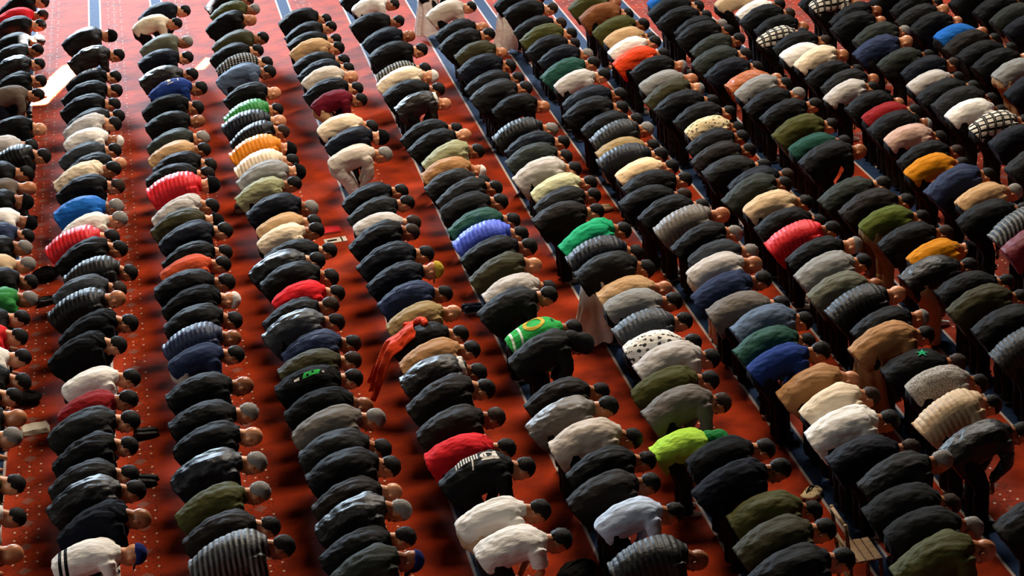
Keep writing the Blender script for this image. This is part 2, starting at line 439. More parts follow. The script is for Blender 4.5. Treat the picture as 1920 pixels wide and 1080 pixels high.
def make_hair(ps, kind, low=False):
    """hair, cap, beanie or raised hood that sits on the head"""
    mb = MB(); FF, SS, UU = ps.F * HEAD, ps.S * HEAD, ps.U * HEAD; ax = (FF, SS, UU)
    nu, nv = (12, 8) if low else (22, 15)
    def under(line, s=0.72):
        def c(q):
            if q[2] < line(q[0]): return (q[0] * s, q[1] * s, max(q[2], line(q[0]) - 0.012) * 1.0)
            return q
        return c
    if kind in 'dmg':
        c0 = ps.H + UU * 0.034 - FF * 0.022
        mb.ball(c0, ax, (0.104, 0.086, 0.104), nu, nv, under(lambda f: -0.085 if f < -0.02 else -0.085 + 2.2 * (f + 0.02) if f < 0.03 else 0.025 + 0.5 * (f - 0.03)))
        m = mb.mesh('hair'); fix_normals(m)
        for v in m.vertices:
            v.co += v.normal * (0.009 * noise.noise(v.co * 38) + 0.004 * noise.noise(v.co * 90))
        return m
    if kind == 'k':
        c0 = ps.H + UU * 0.036 - FF * 0.014
        mb.ball(c0, ax, (0.108, 0.089, 0.112), nu, nv, under(lambda f: -0.03 + 0.15 * f, 0.86))
        q = [c0 + FF * (0.106 * math.cos(w)) + SS * (0.089 * math.sin(w)) - UU * (0.028 - 0.015 * math.cos(w)) for w in (2 * math.pi * i / 20 for i in range(21))]
        mb.tube(q, [0.012] * 21, 6)
    elif kind in 'wycn':
        c0 = ps.H + UU * 0.045 - FF * 0.014
        mb.ball(c0, ax, (0.105, 0.086, 0.096), nu, nv, under(lambda f: -0.005 + 0.1 * f, 0.86))
        if kind in 'ny':
            br = [[c0 + FF * (0.09 + r) * 1.0 * math.cos(w) + SS * (0.082 * math.sin(w)) + UU * (0.0 + z) for w in (-1.1 + 2.2 * i / 8 for i in range(9))] for r, z in ((0, 0.0), (0.075, -0.012), (0.075, -0.02), (0, -0.008))]
            n = 9; v = [p for r in br for p in r]; f = []
            for k in range(4):
                for i in range(n - 1): f.append((k * n + i, k * n + i + 1, ((k + 1) % 4) * n + i + 1, ((k + 1) % 4) * n + i))
            mb.add(v, f)
    else:                                  # raised hood
        c0 = ps.H + UU * 0.02 - FF * 0.025
        def c(q):
            if q[0] > 0.075: return (0.075 + (q[0] - 0.075) * 0.1, q[1] * 0.9, q[2])
            return q
        mb.ball(c0, ax, (0.122, 0.108, 0.128), nu, nv, c)
        mb.ball(ps.H - UU * 0.10 - FF * 0.03, ax, (0.10, 0.105, 0.10), nu, nv)
        return fuse('hood', mb, 0.014, 3, fold(0.006))
    m = mb.mesh('cap'); fix_normals(m); return m

def make_hood(ps):
    mb = MB(); N = ps.spine(0.43)
    c = N + ps.u * 0.03
    arc = [c + Vector((0, math.cos(w) * 0.105, 0)) + ps.u * (0.075 * math.sin(w)) - ps.d * (0.055 * math.sin(w)) + ps.d * 0.03 for w in (math.pi * (-0.18 + 1.36 * i / 10) for i in range(11))]
    mb.tube(arc, [0.03] + [0.042] * 9 + [0.03], 10)
    mb.ball(c - ps.d * 0.075 + ps.u * 0.062, (ps.d, Vector((0, 1, 0)), ps.u), (0.085, 0.10, 0.042))
    return fuse('hood', mb, 0.013, 3, fold(0.007, 12, 12))

def make_scarf(ps):
    mb = MB(); c = ps.spine(0.45)
    for k in range(2):
        q = [c + ps.d * (0.03 * k) + Vector((0, math.cos(w) * 0.098, 0)) + ps.u * (0.088 * math.sin(w)) for w in (2 * math.pi * i / 16 for i in range(17))]
        mb.tube(q, [0.032] * 17, 8)
    mb.ball(c - ps.d * 0.05 + ps.u * 0.07, (ps.d, Vector((0, 1, 0)), ps.u), (0.07, 0.09, 0.03))
    return fuse('scarf', mb, 0.014, 2, fold(0.007, 12, 12))

def make_sock(ps, sg):
    mb = MB(); ank = ps.limbs()[sg][2]
    mb.tube([ank + Vector((-0.048, 0, -0.045)), ank + Vector((-0.03, 0, -0.043)), ank + Vector((0.03, 0, -0.036)), ank + Vector((0.10, sg * 0.008, -0.050)), ank + Vector((0.165, sg * 0.014, -0.060)), ank + Vector((0.188, sg * 0.015, -0.066))],
            [0.022, 0.036, 0.044, 0.040, 0.028, 0.012], 12, 0.95, (0, 1, 0))
    mb.tube([ank + Vector((-0.004, 0, 0.03)), ank + Vector((0, 0, -0.045))], [0.042, 0.042], 12)
    m = fuse('sock', mb, 0.012, 2)
    zmin = min(v.co.z for v in m.vertices)
    for v in m.vertices: v.co.z -= zmin - 0.001
    return m

POSES = [Pose(15, -24, 0.06), Pose(8, -20, 0.07), Pose(22, -34, 0.055), Pose(11, -38, 0.085), Pose(18, -14, 0.05), Pose(14, -30, 0.075, headyaw=0.5)]
CACHE = {}
def part(kind, pi, sub='', low=False):
    """mesh of one part for one pose, made once and shared"""
    key = (kind, pi, sub, low)
    if key in CACHE: return CACHE[key]
    ps = POSES[pi]; sd = pi * 1.7
    if kind == 'body': m = make_body(ps, 0.021 if low else 0.0085, not low)
    elif kind == 'top': m = make_top(ps, sub, 0.03 if low else (0.0125 if sub == 'p' else 0.016), sd)
    elif kind == 'trousers': m = make_trousers(ps, 0.034 if low else 0.02, sd)
    elif kind == 'robe': m = make_robe(ps, sd)
    elif kind == 'hair': m = make_hair(ps, sub, low)
    elif kind == 'hood': m = make_hood(ps)
    elif kind == 'scarf': m = make_scarf(ps)
    elif kind == 'sock': m = make_sock(ps, 1 if sub == 'l' else -1)
    m.materials.append(None)
    if kind == 'body' and not low: add_eyes(m, ps)
    CACHE[key] = m
    return m

PEOPLE = """
R1
77 5 black j d
75 31 red s d
70 49 black j d
68 78 black j d
66 98 charcoal j d
69 120 black l d
71 155 black j d
66 178 taupe s d
73 242 black j b
51 277 lightgrey h d
78 294 black p d
41 327 black c d
50 356 taupe s b
41 387 black j k
50 412 white s k
45 440 navy j d
40 467 black j g
46 499 beige s g
51 529 black j d
50 567 green j g
34 595 black j d
27 657 red j d
36 677 white s d
35 710 black j d
18 740 black j d
28 782 charcoal j b
15 810 charcoal j g
22 910 olive j d
24 972 white s d
20 1040 black j b
R2
203 68 black p k
218 105 brownblack l d
212 146 black h d print=letters
212 172 black j d
208 198 black j d
218 222 charcoal j d
209 236 lightgrey s d
213 261 white s w
209 285 slate j d
222 311 black j b
207 326 cream h d
213 341 black j m
211 390 blue j g
220 425 offwhite s g stripesleeve
201 449 red p d
217 472 black j d
238 510 charcoal p d
214 530 slate j m
214 562 black p b
236 611 black h d
212 646 black h d
240 712 white s d
235 760 darkred s d
236 800 charcoal c d
233 840 black c d
233 884 charcoal c d
245 936 black l d
260 988 navyblack h b
245 1020 white s n hemstripe
248 1072 navyblack j d
R3
343 22 navyblack j d
325 46 cream s d
347 80 olivegrey j g
347 110 navyblack j d
355 142 brownblack l d
372 167 royalnavy s d print=crest
364 203 black h d
369 228 black j b
376 265 greengrey j g
378 288 tan j d
388 308 black j d
382 324 black j d
391 347 red p k
391 392 lightgrey h d
398 418 oliveb j k
419 452 navyblack j d
415 469 black j d
412 502 rust s d
418 535 black j d
430 570 black h w
430 592 black j d
430 628 navy p b
432 652 navy s d trousers=lightgrey
452 725 black j b
460 781 black j g
468 816 black j b
472 871 navyblack l g
481 933 olive j g
497 985 brownblack j d
525 1028 charcoal p d stripe
R4
462 2 black j m
474 19 olive j g
467 38 black j b
488 73 oliveb j d
478 97 black j d
494 120 checker s d
500 137 denim j d
512 175 black j b
514 208 green p d
519 229 navyblack p b
525 248 black p m
536 282 orange p k
541 303 cream p d
554 329 grey j k
544 343 sage j d
576 392 navyblack j g
584 423 tan s d
592 449 cream s d
613 471 black j d
583 482 black l d
610 515 black j d
628 562 red s d
617 591 black j m
622 612 slate l d
655 645 navy j d
650 665 oliveb j m
650 698 black h d print=green
676 765 black h b
702 808 taupegrey j g
706 840 charcoal j d
721 866 black j d
736 942 brownblack j b
750 982 black l g
751 1004 black j d
763 1043 greengrey j n
778 1077 white s d
R5
606 38 black j d
618 55 black j d
624 74 black j d
629 92 tan s d
640 116 black j d
648 131 navyblack j d
657 147 beigegrey s b
664 168 black j d
671 187 maroon s d trousers=tan
690 240 cream s d
712 258 navyblack j k
716 292 beigegrey s g trousers=offwhite
748 364 black j d
760 385 charcoal j d
768 417 lightgrey s m
765 437 black j m
798 496 navyblack j d
810 508 navyblack j y
821 536 navy j d
846 588 khaki j b
858 632 black j d drape=orange
882 667 tanbrown j d
883 690 brownblack l d scarf=white
902 732 brownblack j d
927 798 brownblack j m
937 832 red h d
978 880 black j d print=mono
1005 962 white t d trousers=beige
1046 1015 white t d trousers=charcoal
R6
716 -14 black j d
735 10 white s d
742 42 black j d
765 68 navyblack j b
786 96 black j d
794 138 checker s d
807 151 cream j w
815 168 black j d
826 185 brownblack l b scarf=white
851 250 black j d trousers=olivegrey
868 258 black j b
888 280 sage j d trousers=black
894 325 tanbrown j w
898 341 charcoal j d
922 353 charcoal j d
931 380 charcoal s d
956 418 darkgreen j d
970 443 blueviolet p d
984 463 black j d
1000 505 oliveb j b
1012 540 charcoal j d
1028 553 lightgrey h d
1070 622 brightgreen s d print=ring
1086 645 charcoal j u
1118 738 brownblack j d
1148 797 taupegrey l d
1180 828 beigegrey j d
1198 853 black j d
1206 902 brownblack j d
1248 948 lightblue s d
1303 1050 charcoal p b
R7
858 -22 black r d robe=white
880 15 beigegrey j d
902 53 black j b
917 74 black j d
934 92 oliveb j b
951 125 navyblack j d
966 150 black j d
984 174 charcoal j d
1014 194 black j b
1028 246 black p g
1054 275 navyblack j d
1049 290 greengrey j d
1074 326 lightgrey h d
1101 345 palegreen h d
1106 368 charcoal j d
1108 396 brownblack j d
1165 438 emerald h d trousers=beige
1195 492 navyblack p d trousers=cream
1216 522 charcoal r d robe=white
1241 540 tan j b
1257 568 grey s d
1271 596 slate p d
1288 640 floral s d
1321 668 lightgrey h d
1318 713 olive h d
1347 765 taupegrey j m
1324 806 lime h u scale=0.86
1426 846 black s d
1468 906 navyblack h d
1501 938 olive j d
1553 1021 oliveb j d
1576 1061 black j d
1606 1080 slate j b
R8
1008 -2 black r d robe=white
1032 18 black j m
1048 46 black j m
1067 66 olive j d hemwhite
1072 84 black j d
1098 104 navyblack j g
1108 122 darkgreen j d
1128 144 lightgrey s d
1163 188 navyblack j d trousers=cream
1160 208 black j d
1190 230 black j d trousers=lightgrey
1216 254 charcoal p g
1224 284 khaki j d
1236 300 navyblack p d
1256 320 peach s d
1283 346 black j d
1268 364 black j m
1306 388 black j d
1347 402 taupegrey p b
1371 438 black j g
1391 461 slate s g
1403 492 lightgrey s b trousers=beige
1432 540 navy h d
1446 562 taupegrey j d
1497 598 denim j d
1504 644 darkgreen j d
1545 682 royalnavy s d
1600 724 tanbrown j b
1636 757 cream s m
1653 782 white h d
1690 833 navyblack j m
1758 861 charcoal c g
1766 938 charcoal h m
1798 973 charcoal s g
1848 1046 olive j b
1878 1073 greengrey j d
R9
1151 5 olive j b
1172 28 brown j d
1202 48 olive h d
1216 74 tan s d
1230 89 white s d
1238 104 orangered j d
1267 118 black j c
1294 153 grey s b
1308 174 oliveb j c
1328 192 black j d
1358 208 black j d trousers=lightgrey
1377 242 patterncream s d
1384 258 black j d
1404 292 brownblack j d
1428 318 charcoal j d
1456 342 greengrey j d
1481 342 navyblack j m
1511 392 beige s d
1520 410 black j d
1553 432 red p d
1596 462 black j c
1614 498 grey h d
1618 520 olivegrey j b
1686 563 black p b
1711 588 black j c
1738 646 tanbrown r d robe=tanbrown
1783 678 black j m print=star
1821 713 tweed s d
1851 762 beige p d
1908 815 black l d
2018 965 charcoal j d
2064 1018 charcoal j d
R10
1296 -2 blue s d
1303 14 black j d
1322 36 black j d
1347 46 black j g
1359 60 black j d
1382 76 greengrey j d
1391 106 greengrey j d
1413 130 navyblack j d
1451 148 rustbrown l b
1470 163 grey s d
1491 178 black j g
1523 198 black j d
1553 238 olive h d
1577 270 darkgreen s d
1607 285 black j b
1661 363 greengrey j d
1698 388 brownblack j d trousers=taupe
1724 416 olivegreen s d trousers=khaki
1761 436 black j m
1807 466 mustard s k
1806 502 black l d trousers=tan
1862 516 black j d
1906 562 oliveb j d
1957 598 black j d
1987 640 charcoal p d
2025 682 charcoal j d
R11
1432 4 beige s d
1466 18 white s d
1478 31 black j m
1499 48 black j b
1504 70 plaid s d
1550 86 black j m
1560 108 white s d
1596 121 cream s b
1606 138 black j d
1634 150 charcoal j b
1632 170 lightgrey s d
1663 180 black j b
1688 192 darkred s d
1706 215 black j c
1733 241 pinkbeige s d
1788 288 black j m
1796 312 mustard s d
1846 334 navy j d
1899 364 tan s g
1908 396 black j d
1976 415 charcoal p d stripe
2004 450 maroon p d
R12
1580 -8 black j d
1600 6 plaid s b
1642 22 black j b
1647 42 black j b
1692 62 greengrey j g
1705 88 navy j b
1726 100 greengrey j d
1785 122 navyblack j m
1798 155 lightgrey s d
1826 172 black j d
1850 188 charcoal j d
1863 208 white s d
1910 226 plaid s d
1965 262 navyblack j d
1995 300 charcoal j d
R13
1716 -6 black j d
1752 8 black j d
1770 25 charcoal j b
1783 38 black j b
1840 65 blue s b
1870 84 brownblack j d
1886 93 black j d
1911 108 black j b
1946 128 grey s d trousers=tan
1980 155 navyblack j d
R14
1868 -4 black j d
1908 6 black j d
1947 20 greengrey j d trousers=cream
1968 42 navyblack j d
1990 56 brownblack j d
"""

# ------------------------------------------------------------------ the carpet
PITCH = 1.25        # one prayer row every 1.25 m
def carpet_material():
    N = NT('carpet'); o = N.obj(); X = N.xyz(o)
    u = N.math('FRACT', N.math('DIVIDE', X[0], PITCH))
    v = N.math('FRACT', N.math('DIVIDE', N.math('SUBTRACT', X[1], 20.819), 0.5035))
    vc = N.math('SUBTRACT', v, 0.5)
    patch = N.math('MULTIPLY_ADD', N.math('SUBTRACT', N.noise(o, 2.4, 7), 0.5), 2.0, 0.5); fine = N.noise(o, 60, 2)
    red = N.mix(patch, lin('5e1603'), lin('d2420a'))
    red = N.mix(N.math('MULTIPLY', fine, 0.5), red, lin('701a05'))
    # lace band of the prayer niche: three columns of buds and a blossom in the middle one
    def dot(cu, dv, ru, rv):
        a = N.math('DIVIDE', N.math('MULTIPLY', N.math('SUBTRACT', u, cu), PITCH), ru)
        b = N.math('DIVIDE', N.math('MULTIPLY', N.math('SUBTRACT', N.math('ABSOLUTE', vc), dv), 0.5035), rv)
        return N.math('LESS_THAN', N.math('ADD', N.math('MULTIPLY', a, a), N.math('MULTIPLY', b, b)), 1.0)
    dots = dot(0.322, 0.175, 0.014, 0.018)
    dots = N.math('MAXIMUM', dots, dot(0.523, 0.175, 0.014, 0.018))
    dots = N.math('MAXIMUM', dots, dot(0.42, 0.107, 0.013, 0.016))
    a = N.math('ABSOLUTE', N.math('DIVIDE', N.math('MULTIPLY', N.math('SUBTRACT', u, 0.42), PITCH), 0.075))
    b = N.math('ABSOLUTE', N.math('DIVIDE', N.math('MULTIPLY', N.math('SUBTRACT', N.math('ABSOLUTE', vc), 0.5), 0.5035), 0.075))
    dia = N.math('ADD', a, b)
    petal = N.math('MULTIPLY', N.math('LESS_THAN', dia, 1.0), N.math('GREATER_THAN', N.math('SINE', N.math('MULTIPLY', dia, 15.0)), -0.1))
    leaf = N.math('MULTIPLY', N.band(u, 0.30, 0.545), N.math('GREATER_THAN', N.noise(o, 26, 2), 0.56))
    col = N.mix(N.math('MULTIPLY', leaf, 0.55), red, lin('3a1a10'))
    col = N.mix(N.math('MULTIPLY', petal, 0.8), col, lin('77706a'))
    col = N.mix(dots, col, lin('d9b39c'))
    # blue stripe with white borders that marks the row
    blue = N.mix(N.noise(o, 18, 3), lin('0f1f3a'), lin('20406a'))
    st = N.band(u, 0.0, 0.207)
    edge = N.math('MAXIMUM', N.band(u, 0.0, 0.026), N.band(u, 0.181, 0.207))
    col = N.mix(st, col, blue)
    col = N.mix(edge, col, lin('c3b3ac'))
    N.put(N.b.inputs['Base Color'], col)
    N.b.inputs['Roughness'].default_value = 0.95
    N.b.inputs['Sheen Weight'].default_value = 0.36
    N.b.inputs['Sheen Roughness'].default_value = 0.3
    N.b.inputs['Specular IOR Level'].default_value = 0.2
    N.bump(N.math('ADD', fine, N.math('MULTIPLY', N.noise(o, 9, 4), 1.5)), 0.6, 0.01)
    return N.m
mb = MB(); mb.add([(-12, 2, 0), (40, 2, 0), (40, 70, 0), (-12, 70, 0), (-12, 2, -0.1), (40, 2, -0.1), (40, 70, -0.1), (-12, 70, -0.1)],
                  [(0, 1, 2, 3), (7, 6, 5, 4), (0, 4, 5, 1), (1, 5, 6, 2), (2, 6, 7, 3), (3, 7, 4, 0)])
floor = bpy.data.objects.new('floor', mb.mesh('floor', False)); COL.objects.link(floor)
floor.data.materials.append(carpet_material()); floor['kind'] = 'structure'
floor['label'] = 'red patterned prayer carpet with blue row stripes'

# ------------------------------------------------------------------ the people
def link(name, mesh, mat, parent=None):
    o = bpy.data.objects.new(name, mesh); COL.objects.link(o)
    if parent: o.parent = parent
    if mat:
        if not mesh.materials: mesh.materials.append(None)
        o.material_slots[0].link = 'OBJECT'; o.material_slots[0].material = mat
    return o
ORD = ('zeroth first second third fourth fifth sixth seventh eighth ninth tenth eleventh twelfth thirteenth fourteenth fifteenth '
       'sixteenth seventeenth eighteenth nineteenth twentieth').split()
def ordinal(n):
    if n <= 20: return ORD[n]
    t, o = divmod(n, 10); tens = {2: 'twenty', 3: 'thirty', 4: 'forty'}[t]
    return tens + '-' + ORD[o] if o else {3: 'thirtieth', 4: 'fortieth'}[t]

people = []
row = 0; k = 0
for line in PEOPLE.strip().splitlines():
    q = line.split()
    if len(q) == 1: row = int(q[0][1:]); k = 0; continue
    k += 1
    d = dict(row=row, k=k, hx=float(q[0]), hy=float(q[1]), col=q[2], kind=q[3], head=q[4], opt={})
    for e in q[5:]:
        a, _, b = e.partition('='); d['opt'][a] = b or True
    rnd = random.Random(row * 100 + k)
    d['pose'] = int(d['opt'].get('pose', rnd.choice((0, 0, 1, 2, 3, 4, 5, 5))))
    d['sc'] = float(d['opt'].get('scale', rnd.uniform(0.96, 1.05)))
    d['yaw'] = R(rnd.uniform(-4.5, 4.5)); d['fat'] = rnd.uniform(0.92, 1.06)
    ps = POSES[d['pose']]; h = ps.H * d['sc']
    X, Y = at(d['hx'], d['hy'], h.z)
    c, s = math.cos(d['yaw']), math.sin(d['yaw'])
    d['x'] = X - (h.x * c - h.y * s); d['y'] = Y - (h.x * s + h.y * c)
    d['skin'] = rnd.choice(('skin_a', 'skin_a', 'skin_b', 'skin_b', 'skin_c'))
    d['tr'] = d['opt'].get('trousers', rnd.choice(('black', 'black', 'black', 'navyblack', 'charcoal', 'black')))
    d['sock'] = rnd.choice(('black', 'black', 'charcoal', 'grey', 'white', 'navy'))
    people.append(d)
# neighbours in a row stand shoulder to shoulder, never inside each other
for r_ in range(1, 15):
    L = sorted([d for d in people if d['row'] == r_], key=lambda d: -d['y'])
    for it in range(60):
        for a, b in zip(L, L[1:]):
            g = (0.485 if r_ == 4 else 0.53) - (a['y'] - b['y'])
            if g > 0: a['y'] += g * 0.5; b['y'] -= g * 0.5
    lx = r_ * PITCH
    for d in L: d['x'] = lx + (d['x'] - lx) * 0.9
# how large each one shows
for d in people:
    n = 0; s_ = 0
    for (lx, lz) in ((0.5, 0.95), (0.2, 1.0), (-0.1, 0.95), (-0.1, 0.7), (0.0, 0.4)):
        px, py, s_ = to_px(d['x'] + lx, d['y'], lz)
        if 0 <= px <= 1920 and 0 <= py <= 1080: n += 1
    d['score'] = s_ * s_ * n / 5
order = sorted(people, key=lambda d: -d['score'])
for i, d in enumerate(order): d['solo'] = i < 300 and d['score'] > 0

GARMENT = dict(j='jacket', p='puffer jacket', s='sweater', t='T-shirt', h='hoodie', c='coat', l='leather jacket', r='jacket over long robe')
NAME = dict(j='jacket', p='puffer_jacket', s='sweater', t='shirt', h='hoodie', c='coat', l='leather_jacket', r='jacket')
HEADW = dict(d='dark hair', m='brown hair', b='a bald head', g='grey hair', w='a white cap', k='a black beanie', u='the hood up',
             y='a yellow cap', c='a grey cap', n='a navy cap')
for d in people:
    w = WORDS.get(d['col'], d['col']); d['words'] = w
    g = GARMENT[d['kind']]
    if d['col'] == 'lightblue': g = 'shirt'
    d['look'] = '%s %s with %s' % (w, g, HEADW[d['head']])
    d['short'] = '%s %s' % (w, g)
byrow = {}
for d in people: byrow.setdefault(d['row'], []).append(d)
for r_, L in byrow.items():
    L.sort(key=lambda d: d['k'])
    for i, d in enumerate(L): d['nth'] = i + 1
count = {}
for d in people: count[d['look']] = count.get(d['look'], 0) + 1
def fit(t, d):
    if len(t.split()) > 16: t = t.replace(' with a ', ', ').replace(' with the ', ', ')
    if len(t.split()) > 16: t = t.replace(' over long robe', ' over robe')
    if len(t.split()) > 16: t = 'person in %s, %s from top in %s row from left' % (d['short'], ordinal(d['nth']), ordinal(d['row']))
    return t
def label_of(d):
    if count[d['look']] == 1:
        return fit('person bowing in %s, %s row from left' % (d['look'], ordinal(d['row'])), d)
    return fit('person in %s, %s from top in %s row from left' % (d['look'], ordinal(d['nth']), ordinal(d['row'])), d)

def hair_mat(d):
    h = d['head']
    return {'d': lambda: hairmat('hair_dark'), 'm': lambda: hairmat('hair_brown'), 'g': lambda: hairmat('hair_grey'),
            'w': lambda: fabric('white', 's'), 'k': lambda: fabric('black', 's'), 'y': lambda: fabric('yellow', 's'),
            'c': lambda: fabric('grey', 's'), 'n': lambda: fabric('capnavy', 's'),
            'u': lambda: fabric('capgreen' if d['col'] == 'lime' else d['col'], 'j')}[h]()
def top_mat(d):
    c = d['col']; k = d['kind']
    if d['opt'].get('stripe'): return fabric(c + '_stripe', 'p')
    if d['opt'].get('hemstripe'): return fabric(c + '_hem', 's')
    if d['opt'].get('print') == 'ring': return fabric('brightgreen_shirt', 's')
    return fabric(c, {'c': 'j', 'h': 's', 'r': 'j', 't': 't'}.get(k, k))
HAIRKEY = lambda h: {'m': 'd', 'g': 'd', 'y': 'n', 'c': 'w'}.get(h, h)

def build_person(d):
    root = bpy.data.objects.new('person', None); COL.objects.link(root)
    root.empty_display_size = 0.2
    root.location = (d['x'], d['y'], 0.0); root.rotation_euler = (0, 0, d['yaw']); root.scale = (d['sc'], d['sc'] * d['fat'], d['sc'])
    root['label'] = label_of(d); root['category'] = 'person'; root['group'] = 'worshippers bowing in rows'
    p = d['pose']; k = d['kind']
    body = link('body', part('body', p), skin(d['skin']), root)
    tk = {'r': 'j', 'l': 'l'}.get(k, k)
    top = link(NAME[k] if d['col'] != 'lightblue' else 'shirt', part('top', p, tk), top_mat(d), root)
    link('trousers', part('trousers', p), fabric(d['tr'], 'j'), root)
    for sd in 'lr': link('sock', part('sock', p, sd), fabric(d['sock'], 's'), root)
    h = d['head']
    if h != 'b':
        link('hair' if h in 'dmg' else 'hood' if h == 'u' else 'beanie' if h == 'k' else 'cap', part('hair', p, HAIRKEY(h)), hair_mat(d), root)
    if k == 'h' and h != 'u': link('hood', part('hood', p), top_mat(d), top)
    if d['opt'].get('robe'): link('robe', part('robe', p), fabric(d['opt']['robe'], 's'), root)
    if d['opt'].get('scarf'): link('scarf', part('scarf', p), fabric(d['opt']['scarf'], 's'), root)
    if d['opt'].get('print'): add_print(d['opt']['print'], POSES[p], top)
    d['root'] = root
    return root

# ---- prints on the backs: flat shapes laid onto the cloth
def lay(name, mb, top, mat, off=0.005):
    bv = BVHTree.FromPolygons([v.co.copy() for v in top.data.vertices], [tuple(f.vertices) for f in top.data.polygons])
    v = []
    for p in mb.v:
        h = bv.ray_cast(Vector((p[0], p[1], 2)), Vector((0, 0, -1)))[0]
        n = bv.ray_cast(Vector((p[0], p[1], 2)), Vector((0, 0, -1)))[1]
        if h is None: h, n = Vector((p[0], p[1], 1.0)), Vector((0, 0, 1))
        v.append(tuple(h + n * off))
    # every separate shape of the print is a piece of its own
    for a, b in mb.parts():
        vi = sorted({i for f in mb.f[a:b] for i in f}); ix = {i: k for k, i in enumerate(vi)}
        m = bpy.data.meshes.new(name); m.from_pydata([v[i] for i in vi], [], [tuple(ix[i] for i in f) for f in mb.f[a:b]]); m.update()
        link(name, m, mat, top)
def patch(mb, x0, x1, y0, y1, n=5, skew=0.0):
    """small grid that follows the cloth"""
    v = []; f = []
    for i in range(n + 1):
        for j in range(n + 1):
            a, b = i / n, j / n
            v.append((x0 + (x1 - x0) * a + skew * b, y0 + (y1 - y0) * b, 0))
    for i in range(n):
        for j in range(n):
            a = i * (n + 1) + j; f.append((a, a + n + 1, a + n + 2, a + 1))
    mb.add(v, f)
def ringmesh(mb, cx, cy, r0, r1, ay=1.0, n=36):
    v = []; f = []
    for i in range(n):
        w = 2 * math.pi * i / n
        for r in (r0, (r0 + r1) / 2, r1): v.append((cx + r * math.cos(w), cy + r * ay * math.sin(w), 0))
    for i in range(n):
        a = i * 3; b = ((i + 1) % n) * 3
        f += [(a, a + 1, b + 1, b), (a + 1, a + 2, b + 2, b + 1)]
    mb.add(v, f)
def add_print(kind, ps, top):
    if kind == 'letters':           # three pale block capitals across the lower back
        mb = MB(); L = 0.013
        def strokes(x, y, w, h, segs):
            for a, b, c, e in segs: patch(mb, x + a * w, x + c * w, y + b * h, y + e * h, 2)
        # each letter is made of bars on a cell (0..1)
        strokes(-0.02, -0.03, 0.075, 0.085, [(0, 0, 0.25, 1), (0.25, 0.8, 1, 1), (0.25, 0, 1, 0.2), (0.75, 0.2, 1, 0.5), (0.5, 0.4, 0.75, 0.58)])
        strokes(0.085, 0.0, 0.045, 0.05, [(0, 0.3, 1, 0.7)])
        strokes(0.16, -0.03, 0.075, 0.085, [(0, 0, 0.25, 1), (0.25, 0.8, 1, 1), (0.25, 0.42, 0.85, 0.6), (0.25, 0, 1, 0.2)])
        lay('print', mb, top, fabric('lightgrey', 's'))
    elif kind == 'green':
        mb = MB(); patch(mb, -0.02, 0.16, -0.12, -0.05, 6, 0.03); lay('print', mb, top, fabric('brightgreen', 's'))
        mb = MB(); patch(mb, -0.11, -0.05, -0.12, -0.08, 3); patch(mb, 0.2, 0.225, -0.10, -0.08, 2); lay('print', mb, top, fabric('lightgrey', 's'))
        mb = MB(); patch(mb, 0.03, 0.055, -0.11, -0.08, 2); patch(mb, 0.09, 0.115, -0.09, -0.06, 2); lay('print', mb, top, fabric('black', 's'), 0.008)
    elif kind == 'star':
        mb = MB(); v = [(0.12, 0, 0)]
        for i in range(10):
            r = 0.075 if i % 2 == 0 else 0.026; w = R(36 * i)
            v.append((0.12 + r * math.cos(w), -0.03 + r * math.sin(w), 0))
        v[0] = (0.12, -0.03, 0)
        mb.add(v, [(0, 1 + i, 1 + (i + 1) % 10) for i in range(10)]); lay('print', mb, top, fabric('emerald', 's'), 0.01)
    elif kind == 'ring':
        mb = MB(); ringmesh(mb, 0.06, 0.0, 0.085, 0.13); lay('print', mb, top, fabric('yellow', 's'), 0.006)
        mb = MB(); patch(mb, 0.26, 0.29, -0.03, 0.03, 2); lay('print', mb, top, fabric('darkgreen', 's'), 0.006)
    elif kind == 'crest':
        mb = MB(); patch(mb, 0.03, 0.075, -0.05, 0.06, 4); lay('print', mb, top, fabric('cream', 's'))
        mb = MB(); patch(mb, 0.0, 0.02, 0.0, 0.05, 2); patch(mb, 0.02, 0.11, -0.125, -0.105, 3); patch(mb, 0.18, 0.20, -0.08, 0.02, 3); lay('print', mb, top, fabric('lightgrey', 's'))
    elif kind == 'mono':
        mb = MB()
        for i in range(9): patch(mb, -0.16 + i * 0.026, -0.147 + i * 0.026, -0.02, 0.09, 3, 0.01)
        ringmesh(mb, 0.16, 0.01, 0.045, 0.075, 0.9, 20); patch(mb, 0.09, 0.26, -0.07, -0.045, 5); patch(mb, 0.22, 0.25, -0.08, 0.08, 4)
        patch(mb, 0.13, 0.15, -0.05, 0.06, 3); patch(mb, -0.02, -0.005, -0.13, 0.0, 4, 0.02)
        lay('print', mb, top, fabric('offwhite', 's'))

for d in people:
    if d['solo']: build_person(d)

